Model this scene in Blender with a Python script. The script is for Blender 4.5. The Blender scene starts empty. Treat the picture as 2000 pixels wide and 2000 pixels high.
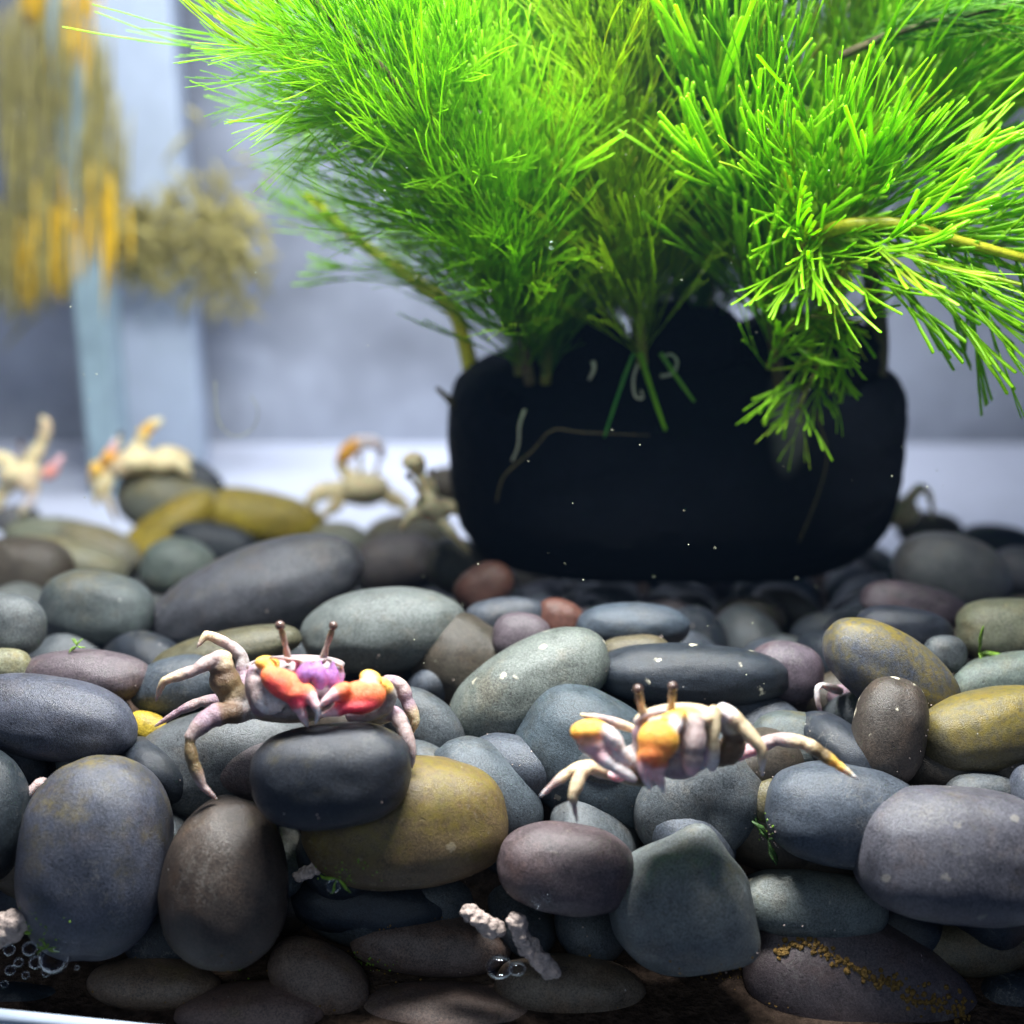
import bpy, bmesh, math, random
from mathutils import Vector, Matrix, noise, kdtree
random.seed(7)
scene = bpy.context.scene
C = scene.collection
scene.unit_settings.system = 'METRIC'
scene.unit_settings.scale_length = 0.1            # one unit is ten centimetres

# ------------------------------------------------------------------ camera
CAM_Z, PITCH, FPX = 1.49, math.radians(16.05), 2389.0
cam = bpy.data.cameras.new("camera")
cam.lens = 43.0; cam.sensor_width = 36.0; cam.clip_start = 0.05; cam.clip_end = 60
cam.dof.use_dof = True; cam.dof.focus_distance = 3.22; cam.dof.aperture_fstop = 0.60
co = bpy.data.objects.new("camera", cam); C.objects.link(co)
co.location = (0, 0, CAM_Z); co.rotation_euler = (math.radians(90) - PITCH, 0, 0)
scene.camera = co
RT = Vector((1, 0, 0)); UP = Vector((0, math.sin(PITCH), math.cos(PITCH))); FW = Vector((0, math.cos(PITCH), -math.sin(PITCH)))
CAMP = Vector((0, 0, CAM_Z))

# ------------------------------------------------------------------ light
w = bpy.data.worlds.new("World"); scene.world = w; w.use_nodes = True
bg = w.node_tree.nodes["Background"]
bg.inputs[0].default_value = (0.06, 0.17, 0.50, 1); bg.inputs[1].default_value = 0.17
def area(name, loc, aim, sx, sy, power, col):
    l = bpy.data.lights.new(name, 'AREA'); l.shape = 'RECTANGLE'; l.size = sx; l.size_y = sy; l.energy = power; l.color = col
    o = bpy.data.objects.new(name, l); C.objects.link(o); o.location = loc
    o.rotation_euler = (Vector(aim) - Vector(loc)).to_track_quat('-Z', 'Y').to_euler()
    return o
area("tank_lamp", (-0.15, 3.20, 3.75), (-.1, 3.4, 0), 2.6, 0.5, 760, (0.97, 0.98, 0.97))
rl = area("room_lamp", (-0.5, 7.4, 4.6), (-.5, 9.2, 0.6), 6.0, 1.0, 170, (0.90, 0.93, 1.0)); rl.data.spread = math.radians(95)
area('front_fill', (-.6, -1.6, 2.6), (0, 3, .1), 3.0, 2.0, 48, (0.78, 0.92, 1.0))  # fill light added behind the camera to lift the near crabs and pebbles
scene.view_settings.view_transform = 'Standard'; scene.view_settings.look = 'None'
scene.view_settings.exposure = 0.0; scene.view_settings.gamma = 1.0
try:
    scene.cycles.use_denoising = True
    scene.cycles.max_bounces = 8; scene.cycles.transparent_max_bounces = 12
    scene.cycles.sample_clamp_indirect = 6
    scene.cycles.caustics_reflective = False; scene.cycles.caustics_refractive = False
except Exception: pass

# ------------------------------------------------------------------ helpers
def ray(px, py):
    return (FW + RT * ((px - 1000) / FPX) - UP * ((py - 1000) / FPX)).normalized()
def at(px, py, Y):
    """point of the world seen at a place of the photograph (2000 px), standing Y deep in the tank"""
    d = ray(px, py); return CAMP + d * (Y / d.y)
def upx(p):
    return (p - CAMP).dot(FW) / FPX
def bed_h(y):
    """top of the pebble bed, which falls away towards the back pane"""
    t = min(1, max(0, (y - 3.5) / 2.4)); return .10 - .42 * t * t * (3 - 2 * t)
def bed_y(px, py):
    d = ray(px, py); y = 2.6
    while y < 6.0 and CAM_Z + d.z / d.y * y > bed_h(y): y += .01
    return y
def link(name, me, mat=None, parent=None, loc=None):
    o = bpy.data.objects.new(name, me); C.objects.link(o)
    if mat is not None and me is not None and not me.materials: me.materials.append(mat)
    if loc is not None: o.location = loc
    if parent is not None: o.parent = parent
    return o
def tag(o, label, cat, group=None, kind=None):
    o["label"] = label; o["category"] = cat
    if group: o["group"] = group
    if kind: o["kind"] = kind
    return o
def empty(name, loc):
    o = bpy.data.objects.new(name, None); C.objects.link(o); o.location = loc; o.empty_display_size = .05; return o
def mesh_from(verts, faces, name, smooth=True):
    me = bpy.data.meshes.new(name); me.from_pydata([tuple(v) for v in verts], [], faces); me.update()
    if smooth:
        for p in me.polygons: p.use_smooth = True
    return me
def box_mesh(name, x0, x1, y0, y1, z0, z1, bevel=0.0):
    bm = bmesh.new(); bmesh.ops.create_cube(bm, size=1)
    for v in bm.verts:
        v.co = Vector((x0 + (v.co.x + .5) * (x1 - x0), y0 + (v.co.y + .5) * (y1 - y0), z0 + (v.co.z + .5) * (z1 - z0)))
    if bevel: bmesh.ops.bevel(bm, geom=bm.edges[:], offset=bevel, segments=3, affect='EDGES', profile=.5)
    me = bpy.data.meshes.new(name); bm.to_mesh(me); bm.free()
    return me
def tube(pts, radii, sides=8, flat=1.0, V=None, F=None, cap=True):
    """tapered tube through pts, appended to V, F"""
    V = [] if V is None else V; F = [] if F is None else F
    n = len(pts); base = len(V); prev = None
    for i in range(n):
        t = (pts[min(i + 1, n - 1)] - pts[max(i - 1, 0)])
        t = t.normalized() if t.length > 1e-9 else Vector((0, 0, 1))
        if prev is None:
            a = t.orthogonal().normalized()
        else:
            a = (prev - t * prev.dot(t)); a = a.normalized() if a.length > 1e-6 else t.orthogonal().normalized()
        prev = a; b = t.cross(a)
        for k in range(sides):
            th = 2 * math.pi * k / sides
            V.append(pts[i] + a * (math.cos(th) * radii[i]) + b * (math.sin(th) * radii[i] * flat))
    for i in range(n - 1):
        for k in range(sides):
            k2 = (k + 1) % sides
            F.append((base + i * sides + k, base + i * sides + k2, base + (i + 1) * sides + k2, base + (i + 1) * sides + k))
    if cap:
        F.append(tuple(base + k for k in reversed(range(sides)))); F.append(tuple(base + (n - 1) * sides + k for k in range(sides)))
    return V, F
def catmull(P, m=6):
    """smooth polyline through P (tuples of any length)"""
    out = []
    for i in range(len(P) - 1):
        p0, p1, p2, p3 = P[max(i - 1, 0)], P[i], P[i + 1], P[min(i + 2, len(P) - 1)]
        for j in range(m):
            t = j / m
            out.append(tuple(.5 * (2 * b + (c - a) * t + (2 * a - 5 * b + 4 * c - d) * t * t + (3 * b - a - 3 * c + d) * t ** 3) for a, b, c, d in zip(p0, p1, p2, p3)))
    out.append(tuple(P[-1])); return out

# ------------------------------------------------------------------ materials
class NT:
    def __init__(s, name):
        s.m = bpy.data.materials.new(name); s.m.use_nodes = True; s.t = s.m.node_tree; s.t.nodes.clear()
        s.out = s.t.nodes.new('ShaderNodeOutputMaterial')
    def n(s, kind, **kw):
        x = s.t.nodes.new('ShaderNode' + kind)
        for k, v in kw.items(): setattr(x, k, v)
        return x
    def l(s, a, b): s.t.links.new(a, b)
    def val(s, x, inp):
        if hasattr(x, 'is_linked') or hasattr(x, 'links'): s.l(x, inp)
        else: inp.default_value = x
    def math(s, op, a, b=0.0, clamp=False):
        x = s.n('Math', operation=op, use_clamp=clamp); s.val(a, x.inputs[0]); s.val(b, x.inputs[1]); return x.outputs[0]
    def noise(s, vec, scale, detail=3, rough=.55):
        x = s.n('TexNoise'); x.inputs['Scale'].default_value = scale; x.inputs['Detail'].default_value = detail; x.inputs['Roughness'].default_value = rough
        s.l(vec, x.inputs['Vector']); return x.outputs['Fac']
    def ramp(s, f, lo, hi):
        x = s.n('MapRange', interpolation_type='SMOOTHSTEP'); s.l(f, x.inputs[0]); x.inputs[1].default_value = lo; x.inputs[2].default_value = hi; return x.outputs[0]
    def mix(s, f, a, b, blend='MIX'):
        x = s.n('Mix', data_type='RGBA', blend_type=blend); s.val(f, x.inputs[0])
        for v, i in ((a, 6), (b, 7)):
            if isinstance(v, tuple): x.inputs[i].default_value = (*v, 1)
            else: s.l(v, x.inputs[i])
        return x.outputs[2]
    def attr(s, name):
        x = s.n('Attribute', attribute_type='OBJECT', attribute_name=name); return x.outputs['Fac']
    def principled(s, col, rough=.5, spec=.5, bump=None, strength=.2, dist=.01, **kw):
        p = s.n('BsdfPrincipled')
        if isinstance(col, tuple): p.inputs['Base Color'].default_value = (*col, 1)
        else: s.l(col, p.inputs['Base Color'])
        s.val(rough, p.inputs['Roughness']); p.inputs['Specular IOR Level'].default_value = spec
        if bump is not None:
            b = s.n('Bump'); b.inputs['Strength'].default_value = strength; b.inputs['Distance'].default_value = dist
            s.l(bump, b.inputs['Height']); s.l(b.outputs[0], p.inputs['Normal'])
        for k, v in kw.items(): p.inputs[k].default_value = v
        return p
    def coords(s):
        """object coordinates shifted by a random amount per object"""
        tc = s.n('TexCoord'); oi = s.n('ObjectInfo')
        sc = s.n('VectorMath', operation='SCALE'); sc.inputs[0].default_value = (37.0, 19.0, 53.0); s.l(oi.outputs['Random'], sc.inputs['Scale'])
        ad = s.n('VectorMath', operation='ADD'); s.l(tc.outputs['Object'], ad.inputs[0]); s.l(sc.outputs[0], ad.inputs[1])
        s.oi = oi; return ad.outputs[0]
    def done(s, sh): s.l(sh.outputs[0] if hasattr(sh, 'outputs') else sh, s.out.inputs[0]); return s.m

def stone_material():
    n = NT('river_stone'); v = n.coords()
    big = n.noise(v, 5, 4, .6); mid = n.noise(v, 26, 4, .65); fine = n.noise(v, 170, 3, .7); grain = n.noise(v, 420, 2, .6)
    col = n.oi.outputs['Color']
    k = n.math('ADD', n.math('MULTIPLY', big, .9), n.math('ADD', n.math('MULTIPLY', mid, 1.0), n.math('ADD', n.math('MULTIPLY', n.ramp(fine, .30, .70), .75), n.math('MULTIPLY', n.ramp(grain, .3, .7), .7))))
    k = n.math('MAXIMUM', n.math('SUBTRACT', k, .68), .25)
    kk = n.n('CombineColor'); [n.l(k, kk.inputs[i]) for i in range(3)]
    c = n.mix(1.0, col, kk.outputs[0], 'MULTIPLY')
    # warm mottling
    wm = n.math('MULTIPLY', n.ramp(n.noise(v, 9, 5, .7), .48, .72), .45)
    c = n.mix(wm, c, n.mix(1.0, c, (1.35, 1.0, .72), 'MULTIPLY'))
    # fine pale scratches and veins
    ve = n.math('ABSOLUTE', n.math('SUBTRACT', n.noise(v, 5, 6, .75), .5)); ve = n.math('SUBTRACT', 1.0, n.ramp(ve, .002, .012))
    c = n.mix(n.math('MULTIPLY', n.math('MULTIPLY', ve, n.ramp(n.noise(v, 4, 2), .5, .65)), .35), c, (.22, .21, .19))
    # dark pits
    pit = n.ramp(n.noise(v, 60, 2, .5), .70, .76)
    c = n.mix(n.math('MULTIPLY', pit, .6), c, (.02, .02, .025))
    # algae film: grows on the upward side
    g = n.n('NewGeometry'); sx = n.n('SeparateXYZ'); n.l(g.outputs['Normal'], sx.inputs[0])
    al = n.attr('algae')
    am = n.math('ADD', n.math('MULTIPLY', n.noise(v, 7, 6, .72), 1.7), n.math('MULTIPLY', sx.outputs[2], .35))
    am = n.math('ADD', am, n.math('SUBTRACT', n.math('MULTIPLY', al, 1.25), 1.48))
    am = n.math('MULTIPLY', n.ramp(am, -.05, .8), n.ramp(al, 0.0, .2))
    am = n.math('MULTIPLY', am, n.math('ADD', .25, n.math('MULTIPLY', n.ramp(n.noise(v, 48, 5, .75), .34, .62), .8)), True)
    ac = n.mix(n.noise(v, 22, 3), (.20, .135, .015), (.11, .10, .025))
    c = n.mix(am, c, ac)
    # white mineral spots
    vo = n.n('TexVoronoi'); vo.inputs['Scale'].default_value = 15; n.l(v, vo.inputs['Vector'])
    sp = n.math('ADD', vo.outputs['Distance'], n.math('MULTIPLY', n.noise(v, 34, 5, .7), .75))
    cl = n.ramp(n.noise(v, 6, 2), .52, .56)
    sm = n.math('SUBTRACT', 1.0, n.ramp(sp, .50, .56)); sm = n.math('MULTIPLY', n.math('MULTIPLY', sm, cl), n.attr('spots'), True)
    c = n.mix(sm, c, (.72, .66, .50))
    tiny = n.n('TexVoronoi'); tiny.inputs['Scale'].default_value = 16; n.l(v, tiny.inputs['Vector'])
    tm = n.math('SUBTRACT', 1.0, n.ramp(tiny.outputs['Distance'], .025, .05)); tm = n.math('MULTIPLY', tm, n.ramp(n.noise(v, 11, 2), .5, .56)); c = n.mix(n.math('MULTIPLY', tm, .8), c, (.6, .58, .55))
    bh = n.math('ADD', n.math('MULTIPLY', fine, .5), n.math('ADD', n.math('MULTIPLY', mid, .35), n.math('MULTIPLY', grain, .6)))
    bh = n.math('ADD', n.math('SUBTRACT', bh, n.math('MULTIPLY', pit, .5)), n.math('MULTIPLY', sm, .5))
    rough = n.math('ADD', .27, n.math('MULTIPLY', mid, .35))
    return n.done(n.principled(c, rough, .45, bh, .32, .012))
M_STONE = stone_material()

def leaf_material(name, dark, light, trans=.58, tipped=True):
    n = NT(name); v = n.coords()
    tc = n.n('TexCoord'); sx = n.n('SeparateXYZ'); n.l(tc.outputs['Object'], sx.inputs[0])
    along = n.ramp(sx.outputs[0], .15, 1.0)
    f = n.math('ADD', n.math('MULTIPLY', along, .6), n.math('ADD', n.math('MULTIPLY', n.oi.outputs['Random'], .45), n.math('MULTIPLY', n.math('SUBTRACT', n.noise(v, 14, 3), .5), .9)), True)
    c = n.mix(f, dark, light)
    old = n.math('MULTIPLY', n.ramp(n.oi.outputs['Random'], .90, .97), n.ramp(n.noise(v, 10, 3), .35, .65)); c = n.mix(n.math('MULTIPLY', old, .7), c, (.30, .26, .03))
    vein = n.noise(v, 120, 2)
    c = n.mix(n.math('MULTIPLY', vein, .35), c, n.mix(1.0, c, (.6, .75, .5), 'MULTIPLY'))
    p = n.principled(c, .32, .5, vein, .3, .01)
    t = n.n('BsdfTranslucent'); n.l(n.mix(1.0, c, (1.25, 1.15, .55), 'MULTIPLY'), t.inputs[0])
    m = n.n('MixShader'); m.inputs[0].default_value = trans; n.l(p.outputs[0], m.inputs[1]); n.l(t.outputs[0], m.inputs[2])
    return n.done(m)
M_LEAF = dict(
    green=leaf_material('leaf_green', (.13, .37, .010), (.46, .80, .03)),
    teal=leaf_material('leaf_teal', (.05, .25, .045), (.30, .60, .04)),
    olive=leaf_material('leaf_olive', (.18, .34, .012), (.50, .72, .03)),
    bright=leaf_material('leaf_bright', (.28, .55, .008), (.42, .80, .03)),
    dark=leaf_material('leaf_dark', (.02, .12, .05), (.09, .30, .06), .45),
)
def simple(name, col, rough=.5, spec=.4, scale=40, var=.35, bump=.3, dist=.01, **kw):
    n = NT(name); v = n.coords(); f = n.noise(v, scale, 4, .65)
    d = tuple(x * (1 - var) for x in col); u = tuple(min(1, x * (1 + var)) for x in col)
    return n.done(n.principled(n.mix(n.ramp(f, .25, .75), d, u), rough, spec, f, bump, dist, **kw))
M_STEM = simple('stem_olive', (.16, .17, .02), .45, .4, 60)
M_STEMY = simple('stem_yellow', (.42, .42, .02), .4, .5, 60, .3)
M_STEMB = simple('stem_brown', (.09, .075, .03), .6, .3, 60)
M_ROOT = simple('root_pale', (.40, .42, .30), .5, .4, 80)
M_POT = simple('pot_felt', (.003, .006, .012), .8, .12, 220, .7, .9, .02)
M_WALL = simple('wall_paint', (.255, .28, .335), .8, .2, .55, .42, .05)
M_TABLE = simple('table_top', (.60, .64, .76), .45, .4, 6, .06, .05)
M_PANEL = simple('panel_pale', (.40, .47, .58), .5, .4, 5, .08, .05)
M_GEDGE = simple('glass_edge', (.26, .36, .41), .2, .5, 5, .15, .05)
M_SOIL = simple('soil_dark', (.045, .030, .022), .9, .1, 30, .6, .8, .03)
M_PELLET = simple('pellet_beige', (.46, .37, .33), .85, .2, 60, .3, .9, .02)
M_YLEAF = simple('leaf_yellow', (.80, .50, .02), .5, .3, 8, .25, .1)
M_OLEAF = simple('leaf_mossy', (.34, .30, .10), .6, .3, 8, .35, .1)
M_ALGAE = simple('algae_green', (.13, .24, .02), .4, .4, 60, .5, .5)
M_CRUST = simple('crust_ochre', (.24, .14, .035), .8, .3, 120, .6, .9, .02)
def clear(name):
    n = NT(name); t = n.n('BsdfTransparent'); t.inputs[0].default_value = (1, 1, 1, 1); return n.done(t)
M_CLEAR = clear('clear_glass')
def bubble_material():
    n = NT('air_bubble'); lw = n.n('LayerWeight'); lw.inputs[0].default_value = .35
    t = n.n('BsdfTransparent'); g = n.n('BsdfGlossy'); g.inputs['Roughness'].default_value = .03; g.inputs[0].default_value = (.9, .95, 1, 1)
    m = n.n('MixShader'); n.l(n.math('POWER', lw.outputs['Facing'], 1.6), m.inputs[0]); n.l(t.outputs[0], m.inputs[1]); n.l(g.outputs[0], m.inputs[2])
    return n.done(m)
M_BUB = bubble_material()
def shell_material():
    n = NT('crab_shell'); v = n.coords()
    a = n.n('Attribute', attribute_type='GEOMETRY', attribute_name='shade')
    f = n.noise(v, 70, 4, .7); g = n.noise(v, 240, 3, .6)
    c = n.mix(n.math('MULTIPLY', n.ramp(f, .40, .68), .55), a.outputs['Color'], n.mix(1.0, a.outputs['Color'], (.50, .38, .32), 'MULTIPLY'))
    p = n.principled(c, n.math('ADD', .18, n.math('MULTIPLY', g, .35)), .45, n.math('ADD', f, g), .5, .01)
    p.inputs['Subsurface Weight'].default_value = .4; p.inputs['Subsurface Radius'].default_value = (.03, .018, .014); p.inputs['Subsurface Scale'].default_value = 1.0
    return n.done(p)
M_SHELL = shell_material()
M_EYE = simple('eye_dark', (.10, .06, .05), .2, .6, 90, .5, .1)

# ------------------------------------------------------------------ the setting
o = link('wall', box_mesh('wall', -9, 9, 9.42, 9.6, -.66, 9), M_WALL); o["kind"] = 'structure'
o = link('table', box_mesh('table', -9, 9, 2.44, 9.42, -.86, -.66), M_TABLE); o["kind"] = 'structure'
def bed():
    V, F = [], []; nx, rows = 50, [(2.55, -.598), (2.7, -.597), (2.9, -.59), (2.93, -.35), (3.0, -.2)] + [(3.1 + i * .1, bed_h(3.1 + i * .1) - .25) for i in range(32)]
    for j, (y, z) in enumerate(rows):
        for i in range(nx + 1):
            x = -2.25 + 4.5 * i / nx
            V.append((x, y + .02 * noise.noise((x * 4, z * 5, 1)), z + (.05 if j > 2 else .01) * noise.noise((x * 4, y * 4, 2))))
    for j in range(len(rows) - 1):
        for i in range(nx):
            a = j * (nx + 1) + i; F.append((a, a + 1, a + nx + 2, a + nx + 1))
    o = link('gravel_bed', mesh_from(V, F, 'gravel_bed'), M_SOIL); o["kind"] = 'structure'
bed()
tank = tag(empty('aquarium', (0, 2.52, -.62)), 'clear glass aquarium holding the pebble bed, crabs and water plants', 'aquarium')
def tpart(name, b, mat):
    x0, x1, y0, y1, z0, z1 = b
    o = link(name, box_mesh(name, x0, x1, y0 - 2.52, y1 - 2.52, z0 + .62, z1 + .62), mat, tank); return o
tpart('front_pane', (-2.3, 2.3, 2.50, 2.53, -.60, 3.2), M_CLEAR)
tpart('back_pane', (-2.3, 2.3, 6.32, 6.35, -.60, 3.2), M_CLEAR)
tpart('floor_pane', (-2.3, 2.3, 2.50, 6.35, -.65, -.606), M_GEDGE)

wn = NT('water'); wv = wn.n('VolumePrincipled'); wv.inputs['Color'].default_value = (.30, .55, 1, 1); wv.inputs['Density'].default_value = .005; wv.inputs['Anisotropy'].default_value = .35
wn.l(wv.outputs[0], wn.out.inputs[1])
o = link('water', box_mesh('water', -2.28, 2.28, 2.54, 6.31, -.595, 2.6), wn.m); o["kind"] = 'structure'
pa, pb = at(-40, 1972, 2.49), at(275, 2001, 2.49)
V, F = tube([pa, pb, pb + (pb - pa)], [.02, .016, .016], 8)
link('edge_seal', mesh_from([v - tank.location - RT * 0 - UP * .014 for v in V], F, 'edge_seal'), M_PANEL, tank)
# blurred things behind the tank

x0 = at(236, 900, 8.7).x; x1 = at(396, 900, 8.7).x
tag(link('filter_panel', box_mesh('filter_panel', x0, x1, 8.7, 8.95, -.655, 4.5, .03), M_PANEL), 'pale blue upright panel standing behind the tank at the left', 'panel')
x0 = at(172, 900, 7.8).x; x1 = at(232, 900, 7.8).x
tag(link('glass_divider', box_mesh('glass_divider', x0, x1, 7.8, 8.1, -.655, 4.4, .02), M_GEDGE), 'upright glass divider with a teal edge beside the pale panel', 'glass pane')

# ------------------------------------------------------------------ pebbles
TINT = dict(S=(.064,.074,.082), B=(.049,.059,.076), D=(.018,.023,.032), M=(.078,.062,.068), N=(.048,.039,.030), O=(.078,.068,.044),
            P=(.16,.165,.12), Y=(.42,.32,.03), R=(.09,.040,.028), G=(.102,.114,.111), V=(.105,.070,.038), W=(.13,.095,.072), L=(.080,.079,.090))
ICO = {}
def ico(sub):
    if sub not in ICO:
        bm = bmesh.new(); bmesh.ops.create_icosphere(bm, subdivisions=sub, radius=1)
        ICO[sub] = ([v.co.copy() for v in bm.verts], [tuple(v.index for v in f.verts) for f in bm.faces]); bm.free()
    return ICO[sub]
def pebble_mesh(e1, e2, e3, a, b, c, seed, egg=0.0, n=2.25, rough=.05, peaks=(), sub=5):
    vs, fs = ico(sub); out = []
    for v in vs:
        r = (abs(v.x) ** n + abs(v.y) ** n + abs(v.z) ** n) ** (-1 / n)
        q = v * r
        k = 1 + rough * noise.noise(v * 1.2 + Vector((seed, seed * .7, 3))) + rough * .35 * noise.noise(v * 3.1 + Vector((3, seed, seed)))
        for d, amp, wd in peaks:
            ang = v.angle(Vector(d)); k += amp * math.exp(-(ang / wd) ** 2)
        q = q * k
        q.y *= 1 + egg * q.x; q.z *= 1 + egg * .6 * q.x
        out.append(e1 * (q.x * a) + e2 * (q.y * b) + e3 * (q.z * c))
    return mesh_from(out, fs, 'pebble')
def pebble(cx, cy, a, b, ang, Y, tint, algae, spots, label, egg=0.0, n=2.25, peaks=(), deep=None, rough=.05, sub=5):
    if Y is None: Y = bed_y(cx, cy)
    P = at(cx, cy, Y); u = upx(P); an = math.radians(ang)
    e1 = RT * math.cos(an) - UP * math.sin(an); e2 = RT * math.sin(an) + UP * math.cos(an)
    c = (deep if deep else (.34 * a + .46 * b)) * u
    o = link('pebble', pebble_mesh(e1, e2, FW, a * u, b * u, c, random.random() * 50, egg, n, rough, peaks, sub), M_STONE, loc=P)
    t = TINT[tint]; j = [random.uniform(.93, 1.07) for _ in range(3)]
    o.color = (t[0] * j[0], t[1] * j[1], t[2] * j[2], 1); o["algae"] = float(algae); o["spots"] = float(spots)
    if label: tag(o, label, 'pebble', 'river pebbles of the tank bed')
    return o
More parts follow.
